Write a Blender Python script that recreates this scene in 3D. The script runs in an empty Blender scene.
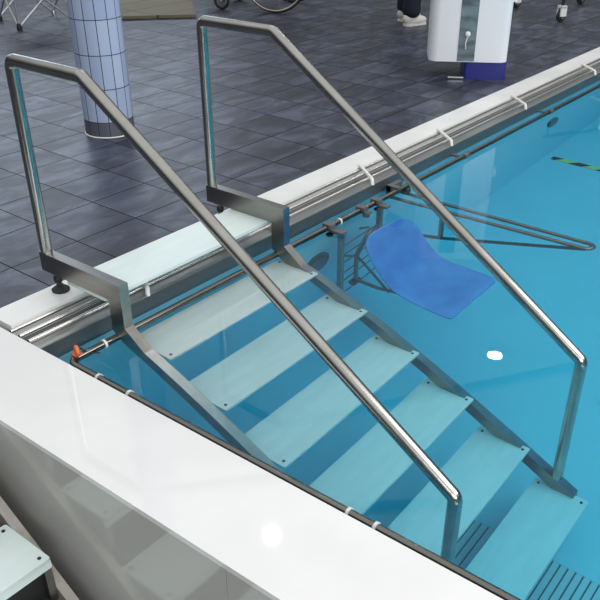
import bpy, bmesh, math, random
from mathutils import Vector, Matrix
random.seed(7)
S = bpy.context.scene
COL = S.collection
PI = math.pi

# ------------------------------------------------------------------ helpers
def tag(o, label=None, cat=None, group=None, kind=None):
    if label: o['label'] = label
    if cat: o['category'] = cat
    if group: o['group'] = group
    if kind: o['kind'] = kind
    return o

def empty(name, loc=(0, 0, 0), rz=0, label=None, cat=None, group=None):
    o = bpy.data.objects.new(name, None)
    o.empty_display_size = .1
    o.location = loc
    o.rotation_euler = (0, 0, rz)
    COL.objects.link(o)
    return tag(o, label, cat, group)

def build(name, bm, mat, parent=None, smooth=50, bevel=0, seg=2, loc=None):
    if bevel:
        es = [e for e in bm.edges if len(e.link_faces) == 2 and e.calc_face_angle(0) > math.radians(28)]
        bmesh.ops.bevel(bm, geom=es, offset=bevel, segments=seg, affect='EDGES', clamp_overlap=True)
    bmesh.ops.recalc_face_normals(bm, faces=bm.faces)
    me = bpy.data.meshes.new(name)
    bm.to_mesh(me)
    bm.free()
    if smooth:
        for p in me.polygons: p.use_smooth = True
        me.set_sharp_from_angle(angle=math.radians(smooth))
    if mat: me.materials.append(mat)
    o = bpy.data.objects.new(name, me)
    COL.objects.link(o)
    if parent: o.parent = parent
    if loc: o.location = loc
    return o

def B(): return bmesh.new()

def box(bm, lo, hi, M=None):
    vs = [bm.verts.new((x, y, z)) for x in (lo[0], hi[0]) for y in (lo[1], hi[1]) for z in (lo[2], hi[2])]
    for f in ((0, 1, 3, 2), (4, 6, 7, 5), (0, 4, 5, 1), (2, 3, 7, 6), (0, 2, 6, 4), (1, 5, 7, 3)):
        bm.faces.new([vs[i] for i in f])
    if M: bmesh.ops.transform(bm, matrix=M, verts=vs)
    return bm

def prism_x(bm, poly, x0, x1):
    a = [bm.verts.new((x0, y, z)) for y, z in poly]
    b = [bm.verts.new((x1, y, z)) for y, z in poly]
    n = len(poly)
    bm.faces.new(a); bm.faces.new(b[::-1])
    for i in range(n):
        bm.faces.new((a[i], b[i], b[(i + 1) % n], a[(i + 1) % n]))
    return bm

def prism_z(bm, poly, z0, z1):
    a = [bm.verts.new((x, y, z0)) for x, y in poly]
    b = [bm.verts.new((x, y, z1)) for x, y in poly]
    n = len(poly)
    bm.faces.new(a); bm.faces.new(b[::-1])
    for i in range(n):
        bm.faces.new((a[i], b[i], b[(i + 1) % n], a[(i + 1) % n]))
    return bm

def rrect(cx, cy, w, d, r, n=6):
    out = []
    for (sx, sy, a0) in ((1, 1, 0), (-1, 1, 90), (-1, -1, 180), (1, -1, 270)):
        for k in range(n + 1):
            a = math.radians(a0 + 90 * k / n)
            out.append((cx + sx * (w / 2 - r) + r * math.cos(a), cy + sy * (d / 2 - r) + r * math.sin(a)))
    return out

def fillet(pts, r, n=6):
    pts = [Vector(p) for p in pts]
    if r <= 0: return pts
    out = [pts[0]]
    for i in range(1, len(pts) - 1):
        p, a, b = pts[i], pts[i - 1], pts[i + 1]
        u = (a - p); v = (b - p)
        th = u.angle(v)
        if th > PI - .02:
            out.append(p); continue
        t = min(r / math.tan(th / 2), u.length * .49, v.length * .49)
        rr = t * math.tan(th / 2)
        u.normalize(); v.normalize()
        c = p + (u + v).normalized() * (rr / math.sin(th / 2))
        s, e = p + u * t - c, p + v * t - c
        for k in range(n + 1):
            q = s.slerp(e, k / n) if s.angle(e) > 1e-4 else s
            out.append(c + q.normalized() * rr)
    out.append(pts[-1])
    return out

def tube(bm, pts, r, fil=0, seg=16, cap=True, n=6, closed=False):
    P = fillet(pts, fil, n) if not closed else [Vector(p) for p in pts]
    N = len(P)
    T = []
    for i in range(N):
        if closed: d = P[(i + 1) % N] - P[i - 1]
        else: d = P[min(i + 1, N - 1)] - P[max(i - 1, 0)]
        T.append(d.normalized())
    up = Vector((0, 0, 1)) if abs(T[0].z) < .9 else Vector((1, 0, 0))
    nrm = (up - T[0] * up.dot(T[0])).normalized()
    rings = []
    for i in range(N):
        if i:
            q = T[i - 1].rotation_difference(T[i])
            nrm = q @ nrm
        nrm = (nrm - T[i] * nrm.dot(T[i])).normalized()
        b = T[i].cross(nrm)
        sc = 1.0
        rad = r[i] if isinstance(r, (list, tuple)) else r
        rings.append([bm.verts.new(P[i] + (nrm * math.cos(2 * PI * k / seg) + b * math.sin(2 * PI * k / seg)) * rad) for k in range(seg)])
    for i in range(N if closed else N - 1):
        A, Bq = rings[i], rings[(i + 1) % N]
        for k in range(seg):
            bm.faces.new((A[k], A[(k + 1) % seg], Bq[(k + 1) % seg], Bq[k]))
    if cap and not closed:
        bm.faces.new(rings[0][::-1]); bm.faces.new(rings[-1])
    return bm

def disc(bm, c, axis, r, h, seg=20):
    c = Vector(c); a = Vector(axis).normalized()
    return tube(bm, [c, c + a * h], r, seg=seg)

def lathe(bm, prof, seg=32, c=(0, 0, 0), M=None):
    rings = []
    vs = []
    for (r, z) in prof:
        ring = [bm.verts.new((c[0] + max(r, 1e-4) * math.cos(2 * PI * k / seg), c[1] + max(r, 1e-4) * math.sin(2 * PI * k / seg), c[2] + z)) for k in range(seg)]
        rings.append(ring); vs += ring
    for a, b in zip(rings, rings[1:]):
        for k in range(seg):
            bm.faces.new((a[k], a[(k + 1) % seg], b[(k + 1) % seg], b[k]))
    bm.faces.new(rings[0][::-1]); bm.faces.new(rings[-1])
    if M: bmesh.ops.transform(bm, matrix=M, verts=vs)
    return bm

def ellipsoid(bm, c, rad, seg=20, M=None):
    g = bmesh.ops.create_uvsphere(bm, u_segments=seg, v_segments=seg // 2, radius=1)
    m = Matrix.Translation(c) @ (M or Matrix()) @ Matrix.Diagonal((*rad, 1))
    bmesh.ops.transform(bm, matrix=m, verts=g['verts'])
    return bm

def copy_tree(o, parent=None):
    c = o.copy(); COL.objects.link(c)
    if parent: c.parent = parent
    for ch in list(o.children): copy_tree(ch, c)
    return c

# ------------------------------------------------------------------ materials
def mat(name, col, rough=.5, metal=0, spec=.5, coat=0, **kw):
    m = bpy.data.materials.new(name); m.use_nodes = True
    b = m.node_tree.nodes['Principled BSDF']
    b.inputs['Base Color'].default_value = (*col, 1)
    b.inputs['Roughness'].default_value = rough
    b.inputs['Metallic'].default_value = metal
    b.inputs['Specular IOR Level'].default_value = spec
    b.inputs['Coat Weight'].default_value = coat
    return m

def nodes(m): return m.node_tree.nodes, m.node_tree.links, m.node_tree.nodes['Principled BSDF']

def noisy(m, c1, c2, scale=8, detail=4, stretch=(1, 1, 1), lo=.35, hi=.65, rough=None, bump=0):
    N, L, b = nodes(m)
    tc = N.new('ShaderNodeTexCoord'); mp = N.new('ShaderNodeMapping')
    mp.inputs['Scale'].default_value = stretch
    no = N.new('ShaderNodeTexNoise'); no.inputs['Scale'].default_value = scale; no.inputs['Detail'].default_value = detail
    rp = N.new('ShaderNodeValToRGB')
    rp.color_ramp.elements[0].position = lo; rp.color_ramp.elements[0].color = (*c1, 1)
    rp.color_ramp.elements[1].position = hi; rp.color_ramp.elements[1].color = (*c2, 1)
    L.new(tc.outputs['Object'], mp.inputs[0]); L.new(mp.outputs[0], no.inputs['Vector'])
    L.new(no.outputs['Fac'], rp.inputs[0]); L.new(rp.outputs[0], b.inputs['Base Color'])
    if rough:
        mr = N.new('ShaderNodeMapRange'); mr.inputs['To Min'].default_value = rough[0]; mr.inputs['To Max'].default_value = rough[1]
        L.new(no.outputs['Fac'], mr.inputs[0]); L.new(mr.outputs[0], b.inputs['Roughness'])
    if bump:
        bp = N.new('ShaderNodeBump'); bp.inputs['Strength'].default_value = bump; bp.inputs['Distance'].default_value = .01
        L.new(no.outputs['Fac'], bp.inputs['Height']); L.new(bp.outputs[0], b.inputs['Normal'])
    return m

M = {}
M['steel'] = noisy(mat('brushed_steel', (.4, .39, .37), .3, 1), (.28, .272, .255), (.34, .33, .31), 30, 4, (1, .15, 1), rough=(.27, .33))
M['tube'] = noisy(mat('polished_tube', (.5, .5, .47), .17, 1), (.4, .395, .365), (.46, .455, .425), 10, 3, rough=(.2, .26))
M['rail'] = mat('rail_steel', (.2, .2, .185), .2, 1)
M['chrome'] = mat('grate_steel', (.8, .79, .76), .24, 1)
M['lip'] = noisy(mat('gutter_steel', (.3, .31, .31), .4, .8), (.38, .39, .385), (.45, .455, .44), 6, 3, (1, 8, 8), rough=(.3, .4))
M['channel'] = mat('gutter_channel', (.2, .2, .195), .45, .2)
M['coping'] = noisy(mat('coping_white', (.8, .8, .79), .3), (.76, .77, .76), (.84, .84, .83), 5, 4)
M['walltop'] = noisy(mat('wall_top_white', (.8, .8, .8), .04), (.76, .76, .76), (.82, .82, .82), 3, 3)
M['tread'] = noisy(mat('tread_white', (.7, .8, .8), .3), (.675, .785, .77), (.72, .825, .81), 6, 4, (1, 5, 1))
M['black'] = mat('black_rubber', (.015, .015, .016), .5)
M['bolt'] = mat('dark_bolt', (.05, .05, .05), .4, .6)
M['liner'] = noisy(mat('pool_liner', (.3, .66, .76), .5), (.32, .69, .745), (.34, .71, .765), 3, 4)
M['panel'] = mat('outer_panel', (.5, .5, .475), .08, 0, .7)
M['pvc'] = mat('white_plastic', (.8, .8, .77), .35)
M['orange'] = mat('orange_plastic', (.75, .17, .06), .4)
M['blueseat'] = noisy(mat('blue_seat_plastic', (.06, .28, .7), .5), (.055, .25, .64), (.08, .33, .76), 9, 8)
M['darkbrk'] = mat('dark_bracket', (.16, .165, .16), .4, .5)
M['cartw'] = mat('cart_white', (.86, .87, .9), .28)
M['cartb'] = mat('cart_blue', (.018, .022, .2), .4)
M['cartband'] = noisy(mat('cart_band', (.16, .22, .24), .25), (.07, .1, .115), (.2, .27, .29), 6, 3, (1, 1, 3))
M['alu'] = mat('bare_aluminium', (.68, .68, .68), .3, .9)
M['beige'] = mat('beige_tile', (.36, .33, .26), .6, 0, .15)
M['navy'] = mat('navy_cloth', (.012, .015, .03), .85)
M['shirt'] = mat('white_shirt', (.6, .62, .65), .85)
M['skin'] = mat('skin', (.58, .36, .27), .5)
M['hair'] = mat('dark_hair', (.03, .02, .015), .6)
M['shoe'] = mat('white_shoe', (.72, .7, .66), .5)
M['push'] = mat('wheel_rim', (.5, .46, .38), .3, .8)
M['stringer_out'] = noisy(mat('beige_steel', (.5, .47, .42), .4, .6), (.44, .42, .38), (.54, .51, .46), 20, 5)
M['lower'] = mat('lower_floor', (.035, .037, .042), .4)
M['dark'] = mat('drain_dark', (.05, .16, .2), .5)
M['inlet'] = mat('inlet_grey', (.1, .13, .14), .45)
M['grate'] = mat('grate_pale', (.52, .66, .68), .5)

# slate deck tiles
def deck_mat():
    m = mat('slate_tiles', (.05, .055, .075), .3); N, L, b = nodes(m)
    tc = N.new('ShaderNodeTexCoord'); mp = N.new('ShaderNodeMapping'); mp.inputs['Location'].default_value = (0.002, -.164, 0)
    br = N.new('ShaderNodeTexBrick'); br.offset = 0; br.squash = 1
    br.inputs['Scale'].default_value = 1; br.inputs['Brick Width'].default_value = .293; br.inputs['Row Height'].default_value = .2725
    br.inputs['Mortar Size'].default_value = .0023; br.inputs['Mortar Smooth'].default_value = .1; br.inputs['Bias'].default_value = 0
    br.inputs['Color1'].default_value = (.0, .0, .0, 1); br.inputs['Color2'].default_value = (1, 1, 1, 1); br.inputs['Mortar'].default_value = (.5, .5, .5, 1)
    L.new(tc.outputs['Object'], mp.inputs[0]); L.new(mp.outputs[0], br.inputs['Vector'])
    no = N.new('ShaderNodeTexNoise'); no.inputs['Scale'].default_value = 3.2; no.inputs['Detail'].default_value = 7; no.inputs['Roughness'].default_value = .62; no.inputs['Distortion'].default_value = .8
    mp2 = N.new('ShaderNodeMapping'); mp2.inputs['Scale'].default_value = (1, 2.4, 1); mp2.inputs['Rotation'].default_value = (0, 0, .25)
    # shift the streaks a little from tile to tile
    add = N.new('ShaderNodeVectorMath'); add.operation = 'MULTIPLY_ADD'; add.inputs[1].default_value = (7, 5, 3)
    L.new(br.outputs['Color'], add.inputs[0]); L.new(tc.outputs['Object'], add.inputs[2])
    L.new(add.outputs[0], mp2.inputs[0]); L.new(mp2.outputs[0], no.inputs['Vector'])
    rp = N.new('ShaderNodeValToRGB'); e = rp.color_ramp.elements
    e[0].position = .39; e[0].color = (.022, .026, .040, 1); e[1].position = .63; e[1].color = (.08, .092, .135, 1)
    k = rp.color_ramp.elements.new(.5); k.color = (.038, .044, .068, 1)
    L.new(no.outputs['Fac'], rp.inputs[0])
    hs = N.new('ShaderNodeMix'); hs.data_type = 'RGBA'; hs.blend_type = 'MULTIPLY'; hs.inputs[0].default_value = 1
    mr = N.new('ShaderNodeMapRange'); mr.inputs['To Min'].default_value = .82; mr.inputs['To Max'].default_value = 1.15
    L.new(br.outputs['Color'], mr.inputs[0]); L.new(rp.outputs[0], hs.inputs[6]); L.new(mr.outputs[0], hs.inputs[7])
    mx = N.new('ShaderNodeMix'); mx.data_type = 'RGBA'; mx.inputs[7].default_value = (.006, .007, .01, 1)
    L.new(br.outputs['Fac'], mx.inputs[0]); L.new(hs.outputs[2], mx.inputs[6]); L.new(mx.outputs[2], b.inputs['Base Color'])
    mr2 = N.new('ShaderNodeMapRange'); mr2.inputs['To Min'].default_value = .46; mr2.inputs['To Max'].default_value = .3
    L.new(no.outputs['Fac'], mr2.inputs[0]); L.new(mr2.outputs[0], b.inputs['Roughness'])
    sp = N.new('ShaderNodeMath'); sp.operation = 'MULTIPLY_ADD'; sp.inputs[1].default_value = -.45; sp.inputs[2].default_value = .45
    L.new(br.outputs['Fac'], sp.inputs[0]); L.new(sp.outputs[0], b.inputs['Specular IOR Level'])
    bp = N.new('ShaderNodeBump'); bp.inputs['Strength'].default_value = .6; bp.inputs['Distance'].default_value = .002; bp.invert = True
    L.new(br.outputs['Fac'], bp.inputs['Height']); L.new(bp.outputs[0], b.inputs['Normal'])
    return m
M['deck'] = deck_mat()

def column_mat(name, c1, c2, nw=14, h=.1665, z0=.166):
    m = mat(name, c1, .25); N, L, b = nodes(m)
    tc = N.new('ShaderNodeTexCoord'); sp = N.new('ShaderNodeSeparateXYZ'); L.new(tc.outputs['Object'], sp.inputs[0])
    at = N.new('ShaderNodeMath'); at.operation = 'ARCTAN2'; L.new(sp.outputs['Y'], at.inputs[0]); L.new(sp.outputs['X'], at.inputs[1])
    mu = N.new('ShaderNodeMath'); mu.operation = 'MULTIPLY'; mu.inputs[1].default_value = nw / (2 * PI); L.new(at.outputs[0], mu.inputs[0])
    ad = N.new('ShaderNodeMath'); ad.operation = 'ADD'; ad.inputs[1].default_value = 40; L.new(mu.outputs[0], ad.inputs[0])
    zz = N.new('ShaderNodeMath'); zz.operation = 'SUBTRACT'; zz.inputs[1].default_value = z0; L.new(sp.outputs['Z'], zz.inputs[0])
    zd = N.new('ShaderNodeMath'); zd.operation = 'DIVIDE'; zd.inputs[1].default_value = 2 * PI * .128 / nw; L.new(zz.outputs[0], zd.inputs[0])
    cb = N.new('ShaderNodeCombineXYZ'); L.new(ad.outputs[0], cb.inputs[0]); L.new(zd.outputs[0], cb.inputs[1])
    br = N.new('ShaderNodeTexBrick'); br.offset = 0; br.inputs['Scale'].default_value = 1; br.inputs['Brick Width'].default_value = 1; br.inputs['Row Height'].default_value = h * nw / (2 * PI * .128)
    br.inputs['Mortar Size'].default_value = .035; br.inputs['Mortar Smooth'].default_value = .05
    br.inputs['Color1'].default_value = (*c1, 1); br.inputs['Color2'].default_value = (*c2, 1); br.inputs['Mortar'].default_value = (.03, .035, .05, 1)
    # mortar lines equally wide on both axes: rows are three times as tall as tiles are wide
    L.new(cb.outputs[0], br.inputs['Vector']); L.new(br.outputs['Color'], b.inputs['Base Color'])
    return m
M['coltile'] = column_mat('column_tile', (.37, .46, .66), (.48, .57, .75))
M['colbase'] = column_mat('column_base_tile', (.09, .1, .13), (.12, .13, .165))

def stripe_mat():
    m = mat('striped_tape', (.1, .1, .1), .5); N, L, b = nodes(m)
    tc = N.new('ShaderNodeTexCoord'); wv = N.new('ShaderNodeTexWave'); wv.wave_type = 'BANDS'; wv.bands_direction = 'DIAGONAL'
    wv.inputs['Scale'].default_value = 3.4
    rp = N.new('ShaderNodeValToRGB'); rp.color_ramp.interpolation = 'CONSTANT'
    rp.color_ramp.elements[0].color = (.012, .016, .02, 1); rp.color_ramp.elements[1].position = .5; rp.color_ramp.elements[1].color = (.95, .8, .2, 1)
    L.new(tc.outputs['Object'], wv.inputs['Vector']); L.new(wv.outputs['Fac'], rp.inputs[0]); L.new(rp.outputs[0], b.inputs['Base Color'])
    return m
M['stripe'] = stripe_mat()

def water_mat():
    m = bpy.data.materials.new('pool_water'); m.use_nodes = True
    N, L = m.node_tree.nodes, m.node_tree.links
    N.remove(N['Principled BSDF']); out = N['Material Output']
    g = N.new('ShaderNodeBsdfGlass'); g.inputs['IOR'].default_value = 1.333; g.inputs['Roughness'].default_value = 0
    g.inputs['Color'].default_value = (1, 1, 1, 1)
    L.new(g.outputs[0], out.inputs['Surface'])
    v = N.new('ShaderNodeVolumeAbsorption'); v.inputs['Color'].default_value = (.0, .86, .998, 1); v.inputs['Density'].default_value = .72
    L.new(v.outputs[0], out.inputs['Volume'])
    return m
M['water'] = water_mat()

# ------------------------------------------------------------------ the setting
ZW, ZC, ZD, ZF = .012, .09, .088, -1.05     # water, coping, deck, pool floor
def struct(name, bm, m, bevel=0, **k):
    o = build(name, bm, m, None, 50, bevel, **k); o['kind'] = 'structure'; return o

b = B(); box(b, (-3.5, .2, -.3), (14, 12, ZD)); struct('floor', b, M['deck'])
b = B(); box(b, (-3.5, -6, -1.2), (-.56, .2, -1.1)); struct('floor.001', b, M['lower'])
b = B(); box(b, (-3.5, .2, -1.2), (-.56, .4, -.3)); struct('wall_left', b, M['channel'])
b = B(); box(b, (-.53, -6.2, -1.2), (10.2, .0, ZF)); struct('floor.002', b, M['liner'])
b = B(); box(b, (-.25, .075, .03), (12, .203, ZC)); struct('trim_1', b, M['coping'], .006)
# gutter channel and overflow lip
b = B(); box(b, (-.27, -.03, -.02), (12, .08, .03)); struct('trim_2', b, M['channel'])
b = B(); box(b, (-.27, -.07, -.012), (12, -.028, .062)); struct('trim_3', b, M['lip'], .004)
b = B(); box(b, (-.27, -.0712, -.012), (12, -.0695, .058)); struct('trim_5', b, mat('lip_face_shade', (.14, .15, .15), .35, .6))  # thin strip: shade and dark reflections on the lip front put into its colour
b = B(); box(b, (-.27, -.068, ZF), (10.2, .0, -.012)); struct('wall_back', b, M['liner'])
b = B(); box(b, (10, -6.2, ZF), (10.2, -.068, .05)); struct('wall_right', b, M['liner'])
b = B(); box(b, (-.53, -6.2, ZF), (10.2, -6, .05)); struct('wall_near', b, M['liner'])
# the free-standing side wall: white top slab, glossy outer panels, lined inner face
b = B(); box(b, (-.56, -6.0, .074), (-.275, .2, ZC)); struct('wall_front', b, M['walltop'], .0075, seg=5)
b = B()
for y0, y1 in ((-6, -3.31), (-3.308, -1.16), (-1.158, .2)): box(b, (-.5585, y0, -1.1), (-.5, y1, .08))
struct('wall_outer', b, M['panel'], .0008, seg=1)
b = B(); box(b, (-.5, -6, ZF), (-.286, .0, .074)); struct('wall_inner', b, M['liner'])
b = B(); box(b, (-.286, -6, -.012), (-.281, -.07, .074)); struct('trim_4', b, M['bolt'])
# water
b = B(); box(b, (-.289, -6.004, ZF - .004), (10.004, -.065, ZW))
w = build('pool_water', b, M['water'], None, 0)
tag(w, 'clear turquoise water filling the pool around the submerged stairs', 'water', kind='stuff')

# low beige tiled platform at the back
pm = M['beige']; N, L, pb = nodes(pm)
tc = N.new('ShaderNodeTexCoord'); br = N.new('ShaderNodeTexBrick'); br.offset = 0; br.inputs['Scale'].default_value = 1
br.inputs['Brick Width'].default_value = 3; br.inputs['Row Height'].default_value = .33; br.inputs['Mortar Size'].default_value = .006
br.inputs['Color1'].default_value = (.15, .135, .095, 1); br.inputs['Color2'].default_value = (.175, .16, .115, 1); br.inputs['Mortar'].default_value = (.03, .03, .03, 1)
mp = N.new('ShaderNodeMapping'); mp.inputs['Rotation'].default_value = (0, 0, math.atan2(-.42, .48)); L.new(tc.outputs['Object'], mp.inputs[0])
L.new(mp.outputs[0], br.inputs['Vector']); L.new(br.outputs['Color'], pb.inputs['Base Color'])
e = empty('tiled_platform', (3.61, 3.6, ZD), math.atan2(-.42, .48), 'low beige tiled platform on the slate deck behind the column', 'platform')
b = B(); box(b, (-.36, 0, 0), (.33, 1.6, .03)); build('platform_top', b, M['beige'], e, bevel=.003)
b = B(); box(b, (-.355, -.004, 0), (.325, 0, .006)); build('dark_edge_strip', b, M['black'], e)

# ------------------------------------------------------------------ stairs (one kit used for the pool stairs and the dry ones)
W = .8
def zt(i): return -.019 - .169 * i
def yf(i): return -.355 - .237 * i
def tread_part(i, x0, x1, z, parent, depth=.2):
    y = yf(i); b = B()
    c = .004
    poly = [(x0 + c, y), (x1 - c, y), (x1, y + c), (x1, y + depth - c), (x1 - c, y + depth), (x0 + c, y + depth), (x0, y + depth - c), (x0, y + c)]
    prism_z(b, poly, z - .012, z)
    t = build('tread', b, M['tread'], parent, bevel=.0015)
    for sx in (x0 + .02, x1 - .02):
        for sy in (y + .02, y + depth - .02):
            b = B(); disc(b, (sx, sy, z - .001), (0, 0, 1), .0052, .003, 12)
            build('bolt', b, M['bolt'], t)
    return t

st = empty('pool_stairs', (.4, .0, .09), 0, 'white stepped stainless steel stairs descending from the white coping into the pool water', 'stairs')
off = (-.4, 0, -.09)
def kid(o):   # parts are modelled in world space: shift into the empty's frame
    o.location = off; return o
prof = [(.212, .226), (-.198, .226), (-.198, .072), (-1.49, -.849), (-1.49, -.921), (-.135, .045), (-.135, .158), (.212, .158)]
for x in (0, W):
    b = B(); prism_x(b, prof, x - .018, x + .018)
    kid(build('stringer', b, M['steel'], st, bevel=.003))
    b = B()
    yb, zb = (-.15, .861) if x else (-.138, .857)
    tube(b, [(x, .194, .225), (x, .194, .855), (x, yb, zb), (x, -1.416, .022), (x, -1.414, -.797)], .0195, fil=.026, seg=24, n=7)
    kid(build('handrail', b, M['tube'], st, 50))
    # levelling foot under the rear of the beam
    b = B(); tube(b, [(x, .16, .1), (x, .16, .16)], .008, seg=12)
    f = kid(build('levelling_foot', b, M['steel'], st))
    b = B(); lathe(b, [(.03, 0), (.031, .006), (.024, .012), (.012, .018), (.012, .024)], 24, (x, .15, .0905)); build('rubber_pad', b, M['black'], f)
    b = B(); lathe(b, [(.013, 0), (.015, .004), (.015, .016), (.012, .022)], 16, (x, .156, .122)); build('lock_nut', b, M['black'], f)
for i in range(-1, 6):
    kid(tread_part(i, .026 if i >= 0 else -.016, .801 if i >= 0 else .816, zt(i) if i >= 0 else .156, st))

ds = empty('dry_stairs', (-1.05, .0, -1.1), 0, 'white stepped stairs on the dry side of the glossy pool wall', 'stairs')
off = (1.05, 0, 1.1)
prof2 = [(-.02, -.02), (-.178, -.02), (-1.6, -1.034), (-1.6, -1.1), (-1.5, -1.1), (-1.46, -1.05), (-.1, -.1), (-.02, -.1)]
for x in (-1.45, -.632):
    b = B(); prism_x(b, prof2, x - .014, x + .014)
    kid(build('stringer', b, M['stringer_out'], ds, bevel=.003))
for i in range(-1, 6):
    x0, x1, y, z = -1.44, -.648, yf(i), zt(i)
    t = kid(tread_part(i, x0, x1, z, ds))
    b = B()
    box(b, (x0, y + .002, z - .036), (x1, y + .016, z - .011))
    build('tread_lip', b, M['tread'], t, bevel=.002)
    for xx in (x0, x1 - .022):
        b = B(); prism_x(b, [(y + .006, z - .036), (y + .006, z - .16), (y + .05, z - .16), (y + .18, z - .012), (y + .016, z - .012)], xx, xx + .022)
        build('side_bracket', b, M['steel'], t, bevel=.001)
    b = B(); box(b, (x0 + .022, y + .03, z - .16), (x1 - .022, y + .04, z - .012)); build('riser', b, M['black'], t)

# ------------------------------------------------------------------ gutter grate
gr = empty('gutter_grate', (2, .02, .03), 0, 'long stainless rod grate over the overflow gutter beside the white coping', 'grate')
off = (-2, -.02, -.03)
for y in (.064, .017, -.033):
    b = B(); tube(b, [(-.262 + 9.762 * k / 60, y, .078) for k in range(61)], .0068, seg=16); kid(build('rod', b, M['chrome'], gr))
for x in (.25, .93, 1.63, 2.36, 3.24, 4.32, 5.3, 6.3):
    b = B()
    tube(b, [(x + .05, .084, .091), (x + .035, .06, .092), (x - .045, -.058, .082), (x - .052, -.066, .056)], .0085, fil=.01, seg=10)
    kid(build('spacer', b, M['pvc'], gr))

# ------------------------------------------------------------------ grab rail round the inside of the pool
RY, RX, RZ, RR = -.156, -.213, .026, .0125
rl = empty('grab_rail', (0, RY, RZ), 0, 'thin steel rail running round the inside edge of the pool at water level', 'rail')
off = (0, -RY, -RZ)
b = B(); tube(b, [(9.9, RY, RZ), (RX, RY, RZ), (RX, -5.9, RZ)], RR, fil=.035, seg=16, n=8); kid(build('rail_tube', b, M['rail'], rl, 40))
def ring(p, axis):
    b = B(); a = Vector(axis).normalized(); p = Vector(p)
    tube(b, [p - a * .004, p + a * .004], RR + .003, seg=16)
    kid(build('ring_clip', b, M['pvc'], rl))
for x in (-.075, .62, 1.2): ring((x, RY, RZ), (1, 0, 0))
for y in (-.3, -.44, -1.24, -1.32, -1.9): ring((RX, y, RZ), (0, 1, 0))
for x in (2.3, 3.35, 4.6):
    b = B(); box(b, (x - .012, RY, RZ - .016), (x + .012, -.066, RZ - .006)); tube(b, [(x - .02, RY, RZ), (x + .02, RY, RZ)], RR + .003, seg=16)
    kid(build('rail_bracket', b, M['darkbrk'], rl, bevel=.002))

# orange hook by the corner
oh = empty('orange_hook', (-.183, RY + .002, .03), 0, 'small orange plastic hook hanging on the rail at the pool corner', 'hook')
b = B()
tube(b, [(0, .0, .0), (.0, -.016, .022), (.006, -.0, .046), (.012, .016, .022), (.01, .004, -.006), (0, 0, 0)], .0085, fil=.01, seg=10)
box(b, (-.012, -.012, -.012), (.02, .014, .014)); build('clip_body', b, M['orange'], oh, bevel=.003)
b = B(); tube(b, [(.02, .0, .03), (.05, -.012, -.004), (.085, -.03, -.012)], .003, fil=.02, seg=8); build('cord_loop', b, M['black'], oh)
oh.scale = (.85, .85, .85)

# ------------------------------------------------------------------ underwater seat hanging on the rail
ch = empty('pool_chair', (1.32, -.19, -.72), 0, 'blue moulded plastic seat under water on a steel frame hung from the rail', 'chair')
off = (-1.32, .19, .72)
# seat shell: rows run from the top of the back to the front lip
rows = [  # y, z, half width, side rise (towards the sitter), rounding of row ends
    (-.285, -.04, .085, 0), (-.291, -.052, .13, .002), (-.303, -.085, .165, .008), (-.325, -.145, .186, .018), (-.352, -.22, .186, .026), (-.385, -.3, .186, .032),
    (-.42, -.365, .184, .036), (-.462, -.408, .182, .036), (-.515, -.428, .182, .032), (-.58, -.432, .186, .026), (-.65, -.426, .19, .018), (-.715, -.416, .192, .008), (-.76, -.412, .188, 0), (-.782, -.418, .172, -.004)]
b = B(); NU = 16; grid = []
for i, (y, z, hw, rise) in enumerate(rows):
    j0, j1 = max(i - 1, 0), min(i + 1, len(rows) - 1)
    ty, tz = rows[j1][0] - rows[j0][0], rows[j1][1] - rows[j0][1]
    l = math.hypot(ty, tz); ny, nz = tz / l, -ty / l          # normal towards the sitter
    if nz < 0 and abs(nz) > abs(ny): ny, nz = -ny, -nz
    if ny > 0 and abs(ny) > abs(nz): ny, nz = -ny, -nz
    row = []
    for k in range(NU + 1):
        u = -1 + 2 * k / NU
        h = rise * abs(u) ** 3
        row.append(b.verts.new(((1.352 - .0035 * i) + (hw + .006 * min(i, 10) / 4) * u, y + ny * h, z + nz * h)))
    grid.append(row)
for a, c in zip(grid, grid[1:]):
    for k in range(NU): b.faces.new((a[k], a[k + 1], c[k + 1], c[k]))
seat = kid(build('seat', b, M['blueseat'], ch, 60))
md = seat.modifiers.new('solid', 'SOLIDIFY'); md.thickness = .016; md.offset = 0
md = seat.modifiers.new('sub', 'SUBSURF'); md.levels = 1; md.render_levels = 2
def part(name, pts, r, m='steel', fil=0, seg=12):
    b = B(); tube(b, pts, r, fil=fil, seg=seg); return kid(build(name, b, M[m], ch))
for x, zb in ((1.135, -.72), (1.45, -.62)):
    yp = -.215 if x < 1.3 else -.198
    b = B(); box(b, (x - .011, yp - .011, zb), (x + .011, yp + .011, .015)); kid(build('post', b, M['steel'], ch, bevel=.002))
    b = B(); x2 = x + (.03 if x > 1.3 else -.01); box(b, (x2 - .017, yp - .025, .0145), (x2 + .017, -.172, .0235)); box(b, (x2 - .017, -.18, .016), (x2 + .017, -.135, .043))
    cl = kid(build('clamp', b, M['darkbrk'], ch, bevel=.002))
    for dx in (-.012, .026):
        b = B(); lathe(b, [(.014, 0), (.016, .004), (.016, .018), (.012, .024)], 14, (x2 + dx - .012, -.18, -.012)); build('knob', b, M['black'], cl)
for z in (-.148, -.243, -.322, -.424, -.5, -.62):
    part('rung', [(1.135, -.215, z), (1.45, -.198, z)], .004, seg=8)
part('back_tube', [(1.45, -.20, -.155), (1.33, -.225, -.13), (1.225, -.235, -.29), (1.225, -.235, -.53)], .011, fil=.09, seg=14)
part('brace', [(1.135, -.215, -.23), (1.228, -.235, -.3)], .007)
part('brace', [(1.23, -.235, -.3), (1.215, -.42, -.52)], .007)
part('seat_support', [(1.225, -.235, -.53), (1.225, -.36, -.53), (1.225, -.62, -.452)], .011, fil=.03)
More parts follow.
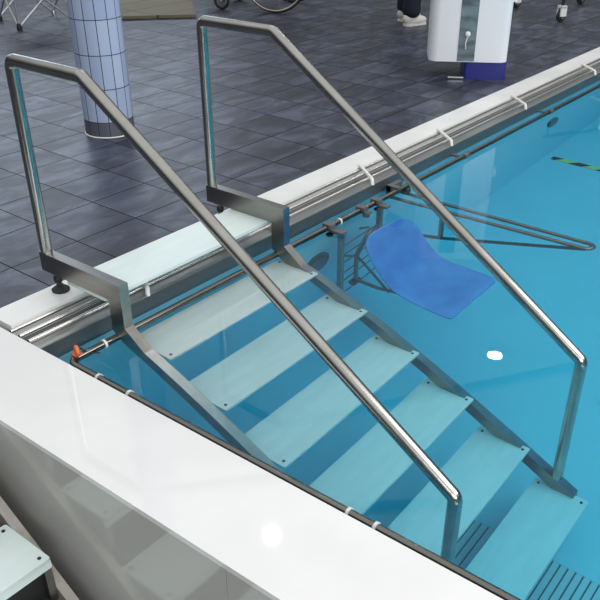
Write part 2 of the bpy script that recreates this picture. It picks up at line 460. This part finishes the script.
part('seat_support', [(1.42, -.2, -.55), (1.42, -.36, -.53), (1.42, -.62, -.452)], .011, fil=.03)
b = B(); disc(b, (1.195, -.235, -.54), (1, 0, 0), .02, .05, 14); kid(build('lower_clamp', b, M['darkbrk'], ch))
b = B(); tube(b, [(1.30, -.2, -.085), (1.36, -.2, -.12)], .009, seg=12); kid(build('locking_pin', b, M['darkbrk'], ch))

# fold-out hand bar beyond the chair
hb = empty('fold_out_bar', (1.7, -.12, -.4), 0, 'triangular fold-out steel hand bar reaching from the rail over the water behind the blue seat', 'bar')
off = (-1.7, .12, .4)
b = B()
n = 10; arc = [(1.727 - .03 * math.cos(PI * k / n), -1.055 - .03 * math.sin(PI * k / n), -.06) for k in range(n + 1)]
tube(b, [(1.65, -.11, -.045)] + arc + [(1.735, -.11, -.045)], .0135, seg=14); kid(build('bar_loop', b, M['rail'], hb, 50))
b = B(); tube(b, [(1.70, -.085, -.515), (1.70, -.39, -.405), (1.715, -1.06, -.085)], .0125, fil=.2, seg=14); kid(build('lower_brace', b, M['rail'], hb))
b = B(); tube(b, [(1.70, -.38, -.05), (1.70, -.38, -.385)], .0125, seg=12); kid(build('strut', b, M['rail'], hb))
b = B(); box(b, (1.645, -.125, -.04), (1.745, -.1, .044)); box(b, (1.645, -.165, .016), (1.67, -.1, .046)); c = kid(build('clamp', b, M['darkbrk'], hb, bevel=.003))
b = B(); lathe(b, [(.014, 0), (.017, .004), (.017, .02), (.012, .026)], 14, (1.72, -.17, .0)); build('knob', b, M['black'], c)

b = B(); box(b, (1.35, -.2, .0145), (1.385, -.172, .0235)); box(b, (1.35, -.18, .016), (1.385, -.135, .043)); lathe(b, [(.014, 0), (.016, .004), (.016, .02), (.012, .026)], 14, (1.362, -.185, -.01))
sc = kid(build('clamp', b, M['darkbrk'], None, bevel=.002)); sc.parent = ch; sc.location = (-1.32, .19, .72)

# oval inlets on the back wall
def inlet(x, z, label):
    e = empty('wall_inlet', (x, -.068, z), 0, label, 'inlet')
    Mx = Matrix.Rotation(PI / 2, 4, 'X')
    b = B(); lathe(b, [(.082, 0), (.082, .006), (.066, .01), (.062, .004)], 32, (0, 0, 0), Mx); build('cover_rim', b, M['inlet'], e)
    b = B(); lathe(b, [(.058, 0), (.056, .012), (.03, .018), (.01, .018)], 32, (0, 0, 0), Mx); build('nozzle', b, M['dark'], e)
    return e
inlet(1.16, -.42, 'dark round wall inlet under water between the stairs and the blue seat')
inlet(3.63, -.435, 'dark round wall inlet in the far part of the pool below the rail')

# floor drain grate beneath the stairs
fg = empty('floor_grate', (.38, -1.6, ZF), 0, 'pale slatted drain grate on the pool floor under the lowest steps', 'grate')
b = B(); box(b, (-.24, -.55, .001), (.235, .55, .004)); build('grate_bed', b, M['dark'], fg)
for k in range(40):
    y = -.53 + k * 1.06 / 39
    b = B(); box(b, (-.23, y - .0105, .004), (.225, y + .0105, .012)); build('slat', b, M['grate'], fg)
b = B()
for lo, hi in (((-.25, -.56, .001), (-.23, .56, .013)), ((.225, -.56, .001), (.245, .56, .013)), ((-.25, -.56, .001), (.245, -.545, .013)), ((-.25, .545, .001), (.245, .56, .013))): box(b, lo, hi)
build('frame', b, M['liner'], fg)

b = B(); box(b, (-.022, -.75, 0), (.022, 0, .012))
ws = build('warning_strip', b, M['stripe'], None, bevel=.002, loc=(3.6, -.118, ZF))
tag(ws, 'green and black striped safety strip lying on the far pool floor', 'strip')

# ------------------------------------------------------------------ column
cl = empty('tiled_column', (1.29, 1.44, ZD), 0, 'round column clad in pale blue tiles standing on the slate deck', 'column')
b = B(); lathe(b, [(.128, .078), (.128, 3.6)], 64); build('tile_shaft', b, M['coltile'], cl)
b = B(); lathe(b, [(.1285, 0), (.1285, .078)], 64); build('base_band', b, M['colbase'], cl)
b = B(); lathe(b, [(.1325, 0), (.131, .003), (.129, .004)], 64); build('base_seal', b, M['pvc'], cl)
# tile rows are laid out from the top of the base band
for m_ in (M['coltile'], M['colbase']):
    for nd in m_.node_tree.nodes:
        if nd.type == 'MATH' and nd.operation == 'SUBTRACT': nd.inputs[1].default_value = .078 - .1665 * 4

# ------------------------------------------------------------------ white cart
ct = empty('lift_cart', (3.53, .42, ZD), math.atan2(-.83, .55), 'white rounded mobile cabinet on a blue base beside the pool edge', 'cart')
# local x runs along the front, local -y faces the pool stairs
b = B(); prism_z(b, rrect(-.1, .17, .51, .34, .06), .112, 1.15); build('body', b, M['cartw'], ct, bevel=.016, seg=4)
b = B(); box(b, (-.172, -.0035, .118), (-.062, .02, 1.1)); pn = build('front_band', b, M['cartband'], ct, bevel=.002)
b = B(); ellipsoid(b, (-.118, -.008, .285), (.018, .012, .018)); build('round_knob', b, M['pvc'], ct)
b = B(); tube(b, [(-.118, -.01, .27), (-.128, -.014, .23), (-.124, -.012, .195)], .004, fil=.02, seg=8); build('hanging_strap', b, M['pvc'], ct)
b = B(); prism_z(b, rrect(.017, .16, .275, .3, .02), 0, .112); build('blue_base', b, M['cartb'], ct, bevel=.008)
b = B(); box(b, (-.22, .0, .008), (-.12, .016, .018)); build('foot_bar', b, M['alu'], ct, bevel=.002)
b = B(); prism_z(b, rrect(.168, .1, .03, .05, .01), .47, .53); build('side_catch', b, M['pvc'], ct, bevel=.002)

# ------------------------------------------------------------------ folding stand with crossed legs
fs = empty('folding_stand', (2.85, 4.22, ZD), math.atan2(-.13, .45), 'folding stand with crossed aluminium legs at the back left of the deck', 'stand')
a = .235; H = .42
cs = [(-a, -.2), (a, -.2), (a, .3), (-a, .3)]
for i in range(4):
    p, q = cs[i], cs[(i + 1) % 4]
    b = B(); tube(b, [(p[0], p[1], .02), (q[0], q[1], H)], .008, seg=10); build('crossed_leg', b, M['alu'], fs)
    b = B(); tube(b, [(q[0], q[1] + .012, .02), (p[0], p[1] + .012, H)], .008, seg=10); build('crossed_leg', b, M['alu'], fs)
    b = B(); lathe(b, [(.022, 0), (.022, .02), (.014, .05)], 14, (p[0], p[1], 0)); build('foot', b, M['black' if i in (0, 3) else 'alu'], fs)
    b = B(); tube(b, [(p[0], p[1], .04), (p[0], p[1], H)], .009, seg=10); build('upright', b, M['alu'], fs)
b = B(); box(b, (-a - .02, -.22, H), (a + .02, .32, H + .03)); build('stand_top', b, M['navy'], fs, bevel=.008)

# ------------------------------------------------------------------ wheelchair
def wheel(parent, c, r, name='wheel', push=True):
    c = Vector(c)
    b = B(); n = 48
    tube(b, [c + Vector((math.cos(2 * PI * k / n), 0, math.sin(2 * PI * k / n))) * (r - .013) for k in range(n)], .013, seg=10, closed=True)
    w = build(name, b, M['black'], parent, 60)
    b = B(); disc(b, c + Vector((0, -.03, 0)), (0, 1, 0), .022, .06, 14)
    for k in range(18):
        a = 2 * PI * k / 18
        tube(b, [c + Vector((0, .02 * (-1) ** k, 0)), c + Vector((math.cos(a), 0, math.sin(a))) * (r - .022)], .0016, seg=5)
    build('spokes', b, M['darkbrk'], w)
    if push:
        s = .03 if c.y > 0 else -.03
        b = B(); tube(b, [c + Vector(((r - .022) * math.cos(2 * PI * k / n), s, (r - .022) * math.sin(2 * PI * k / n))) for k in range(n)], .008, seg=8, closed=True)
        build('push_rim', b, M['push'], w, 60)
hd = Vector((-.42, .91)).normalized()
wc = empty('wheelchair', (4.75, 3.135, ZD), math.atan2(hd.y, hd.x), 'dark wheelchair with large spoked wheels at the back of the deck', 'wheelchair')
for s in (1, -1):
    wheel(wc, (0, .29 * s, .3), .3)
    wheel(wc, (.52, .25 * s, .075), .075, 'caster', False)
    b = B(); tube(b, [(.44, .25 * s, .3), (.46, .25 * s, .2), (.52, .275 * s, .075)], .011, fil=.03, seg=10); build('caster_fork', b, M['alu'], wc)
    b = B(); tube(b, [(-.14, .23 * s, .92), (-.06, .23 * s, .88), (-.04, .23 * s, .3), (.44, .23 * s, .3), (.46, .23 * s, .5), (-.04, .23 * s, .52)], .012, fil=.03, seg=10); build('side_frame', b, M['darkbrk'], wc)
    b = B(); box(b, (.0, .2 * s - .03, .66), (.34, .2 * s + .03, .69)); build('armrest', b, M['black'], wc, bevel=.006)
    b = B(); tube(b, [(.46, .17 * s, .48), (.6, .17 * s, .16)], .011, seg=10); box(b, (.55, .17 * s - .08, .13), (.72, .17 * s + .06, .145)); build('footrest', b, M['darkbrk'], wc)
b = B(); box(b, (-.03, -.22, .48), (.42, .22, .53)); build('seat', b, M['navy'], wc, bevel=.015)
b = B(); box(b, (-.075, -.22, .52), (-.045, .22, .88)); build('backrest', b, M['navy'], wc, bevel=.01)

# walking frame on casters at the right
wd = Vector((.85, -.53)).normalized()
wk = empty('walking_frame', (6.19, 1.02, ZD), math.atan2(wd.y, wd.x), 'walking frame with a dark caster and white fork at the back right of the deck', 'walking frame')
for sx in (-.27, .45):
    for sy in (-.36, .36):
        wheel(wk, (sx, sy, .05), .05, 'caster', False)
        b = B(); box(b, (sx - .03, sy - .032, .05), (sx + .03, sy - .02, .13)); box(b, (sx - .03, sy + .02, .05), (sx + .03, sy + .032, .13)); box(b, (sx - .03, sy - .032, .115), (sx + .03, sy + .032, .135)); build('caster_fork', b, M['pvc'], wk, bevel=.004)
        b = B(); tube(b, [(sx, sy, .13), (sx * .8, sy, .86)], .014, seg=10); build('leg', b, M['black'] if sx < 0 else M['alu'], wk)
for sy in (-.36, .36):
    b = B(); tube(b, [(-.26, sy, .86), (.36, sy, .86)], .016, seg=10); build('hand_grip', b, M['black'], wk)
b = B(); tube(b, [(.39, -.36, .6), (.39, .36, .6)], .012, seg=10); build('cross_bar', b, M['alu'], wk)

# ------------------------------------------------------------------ person
def skin_mesh(name, V, E_, R_, m, parent, root=0, sub=2):
    me = bpy.data.meshes.new(name); me.from_pydata(V, E_, [])
    o = bpy.data.objects.new(name, me); COL.objects.link(o)
    o.modifiers.new('s', 'SKIN'); sm = o.modifiers.new('u', 'SUBSURF'); sm.levels = sub; sm.render_levels = sub
    if not me.skin_vertices: me.skin_vertices_new() if hasattr(me, 'skin_vertices_new') else None
    for i, rr in enumerate(R_):
        r2 = rr if isinstance(rr, tuple) else (rr, rr)
        me.skin_vertices[0].data[i].radius = r2
        me.skin_vertices[0].data[i].use_root = (i == root)
    bpy.context.view_layer.update()
    dg = bpy.context.evaluated_depsgraph_get()
    nm = bpy.data.meshes.new_from_object(o.evaluated_get(dg))
    bpy.data.objects.remove(o)
    for p in nm.polygons: p.use_smooth = True
    nm.materials.clear(); nm.materials.append(m)
    r = bpy.data.objects.new(name, nm); COL.objects.link(r)
    if parent: r.parent = parent
    return r
def person():
    p = empty('person', (4.86, 1.86, ZD), math.atan2(-.35, .94), 'person in dark trousers and white shoes standing behind the white cart', 'person')
    legs = {1: (.06, .1), -1: (-.03, -.1)}      # left foot is a little ahead
    V, E_, R_ = [], [], []
    def v(x, y, z, r, link=None):
        V.append((x, y, z)); R_.append(r); i = len(V) - 1
        if link is not None: E_.append((link, i))
        return i
    pel = v(0, 0, .92, (.13, .1)); wa = v(0, 0, 1.06, (.12, .095), pel); chs = v(.01, 0, 1.25, (.14, .1), wa); nk0 = v(0, 0, 1.4, (.07, .065), chs); nk = v(.01, 0, 1.47, .052, nk0)
    hd1 = v(.03, 0, 1.55, (.07, .078), nk); hd2 = v(.03, 0, 1.63, (.075, .085), hd1); v(.025, 0, 1.7, (.05, .055), hd2)
    for s in (1, -1):
        hp = v(0, .09 * s, .86, .085, pel); kn = v(legs[s][0] * .6 + .02, .1 * s, .48, .055, hp); an = v(legs[s][0], legs[s][1], .09, .036, kn); v(legs[s][0] + .06, legs[s][1], .04, .03, an)
        sh = v(0, .17 * s, 1.36, .055, nk0); el = v(-.03, .24 * s, 1.08, .04, sh); wr = v(.06, .25 * s, .86, .027, el); pa = v(.08, .25 * s, .79, (.022, .036), wr)
        for k in range(4):
            f1 = v(.06 + .018 * k, .25 * s, .745, .0085, pa); v(.07 + .018 * k, .24 * s, .70 + .004 * abs(k - 1.5), .0075, f1)
        t1 = v(.11, .235 * s, .79, .01, wr); v(.125, .225 * s, .75, .009, t1)
    body = skin_mesh('body', V, E_, R_, M['skin'], p)
    b = B(); ellipsoid(b, (.105, 0, 1.57), (.014, .011, .02), 10)
    for s in (1, -1): ellipsoid(b, (.02, .078 * s, 1.58), (.018, .01, .03), 10)
    build('face_features', b, M['skin'], body, 60)
    b = B()
    for s in (1, -1): ellipsoid(b, (.098, .03 * s, 1.6), (.008, .012, .007), 10)
    build('eyes', b, M['black'], body, 60)
    b = B(); ellipsoid(b, (.005, 0, 1.65), (.1, .09, .085), 20); build('hair', b, M['hair'], p, 60)
    # trousers
    V, E_, R_ = [], [], []
    pel = v(0, 0, .93, (.15, .12)); v(0, 0, 1.03, (.14, .115), pel)
    for s in (1, -1):
        hp = v(0, .09 * s, .86, .1, pel); kn = v(legs[s][0] * .6 + .02, .1 * s, .48, .078, hp); v(legs[s][0] - .0, legs[s][1], .16, .078, kn); v(legs[s][0] + .0, legs[s][1], .05, (.088, .1), len(V) - 1)
    tr = skin_mesh('trousers', V, E_, R_, M['navy'], p)
    for q in tr.data.vertices: q.co.z = max(q.co.z, .012)
    V, E_, R_ = [], [], []
    wa = v(0, 0, 1.0, (.15, .12)); chs = v(.01, 0, 1.25, (.16, .118), wa); nk0 = v(0, 0, 1.38, (.1, .085), chs); v(0, 0, 1.43, .07, nk0)
    for s in (1, -1):
        sh = v(0, .17 * s, 1.36, .068, nk0); v(-.02, .22 * s, 1.15, .058, sh)
    skin_mesh('shirt', V, E_, R_, M['shirt'], p)
    for s in (1, -1):
        x, y = legs[s]; b = B()
        ellipsoid(b, (x + .05, y, .035), (.115, .045, .042), 20); ellipsoid(b, (x - .02, y, .055), (.06, .042, .05), 20)
        for vv in b.verts: vv.co.z = max(vv.co.z, .003)
        sh = build('shoe', b, M['shoe'], p, 60)
        b = B(); prism_z(b, rrect(x + .045, y, .226, .084, .04), 0, .014); build('sole', b, M['pvc'], sh, bevel=.003)
person()

# ------------------------------------------------------------------ light
wld = bpy.data.worlds.new('hall_light'); S.world = wld; wld.use_nodes = True
N, L = wld.node_tree.nodes, wld.node_tree.links
bg = N['Background']; tc = N.new('ShaderNodeTexCoord'); sp = N.new('ShaderNodeSeparateXYZ'); rp = N.new('ShaderNodeValToRGB')
L.new(tc.outputs['Generated'], sp.inputs[0]); L.new(sp.outputs['Z'], rp.inputs[0]); L.new(rp.outputs[0], bg.inputs[0])
E_ = rp.color_ramp.elements
E_[0].position = 0; E_[0].color = (.05, .052, .055, 1)
E_[1].position = 1; E_[1].color = (.92, .92, .92, 1)
k = E_.new(.25); k.color = (.08, .085, .09, 1)
k = E_.new(.45); k.color = (.42, .44, .45, 1)
k = E_.new(.7); k.color = (.87, .87, .87, 1)
bg.inputs[1].default_value = 1.0

def lamp(name, loc, size, power, rot=(0, 0, 0), shape='DISK', col=(1, .97, .92), sy=None):
    l = bpy.data.lights.new(name, 'AREA'); l.shape = shape; l.size = size; l.energy = power; l.color = col
    if sy: l.size_y = sy
    o = bpy.data.objects.new(name, l); o.location = loc; o.rotation_euler = rot; COL.objects.link(o)
    return o
lamp('ceiling_lamp', (5.85, 1.05, 3.5), .16, 9)
lamp('ceiling_lamp', (2.08, 1.1, 3.5), .1, 4)
lamp('skylight', (2.6, -6.4, 5.0), 7.0, 330, (math.radians(38), 0, 0), 'RECTANGLE', (1, .99, .98), 3.0)
lamp('window_and_fill', (-4.2, -7, 3.0), 5.0, 250, (math.radians(82), 0, math.radians(-37)), 'RECTANGLE', (.98, .985, 1), 2.4)  # fill light added behind the camera to brighten upright faces, not a window
lamp('window_and_fill', (5.3, 9.8, 3.5), 7.5, 150, (math.radians(84), 0, math.radians(148)), 'RECTANGLE', (.72, .85, 1), 1.9)

# ------------------------------------------------------------------ camera
cam = bpy.data.cameras.new('camera'); co = bpy.data.objects.new('camera', cam); COL.objects.link(co); S.camera = co
cam.sensor_width = 36; cam.lens = 810.087 * 36 / 600
cam.shift_x = -24.5308 / 600; cam.shift_y = 47.1695 / 600
co.location = (-1.4135, -2.0741, 1.42)
co.rotation_euler = (1.0105, -.0091, -.9142)
cam.clip_start = .05
S.view_settings.view_transform = 'Standard'; S.view_settings.look = 'None'; S.view_settings.gamma = 1; S.view_settings.exposure = 0
S.view_settings.use_curve_mapping = False
S.cycles.max_bounces = 14; S.cycles.transmission_bounces = 10; S.cycles.diffuse_bounces = 5; S.cycles.glossy_bounces = 5
S.cycles.use_denoising = True; S.cycles.sample_clamp_indirect = 6
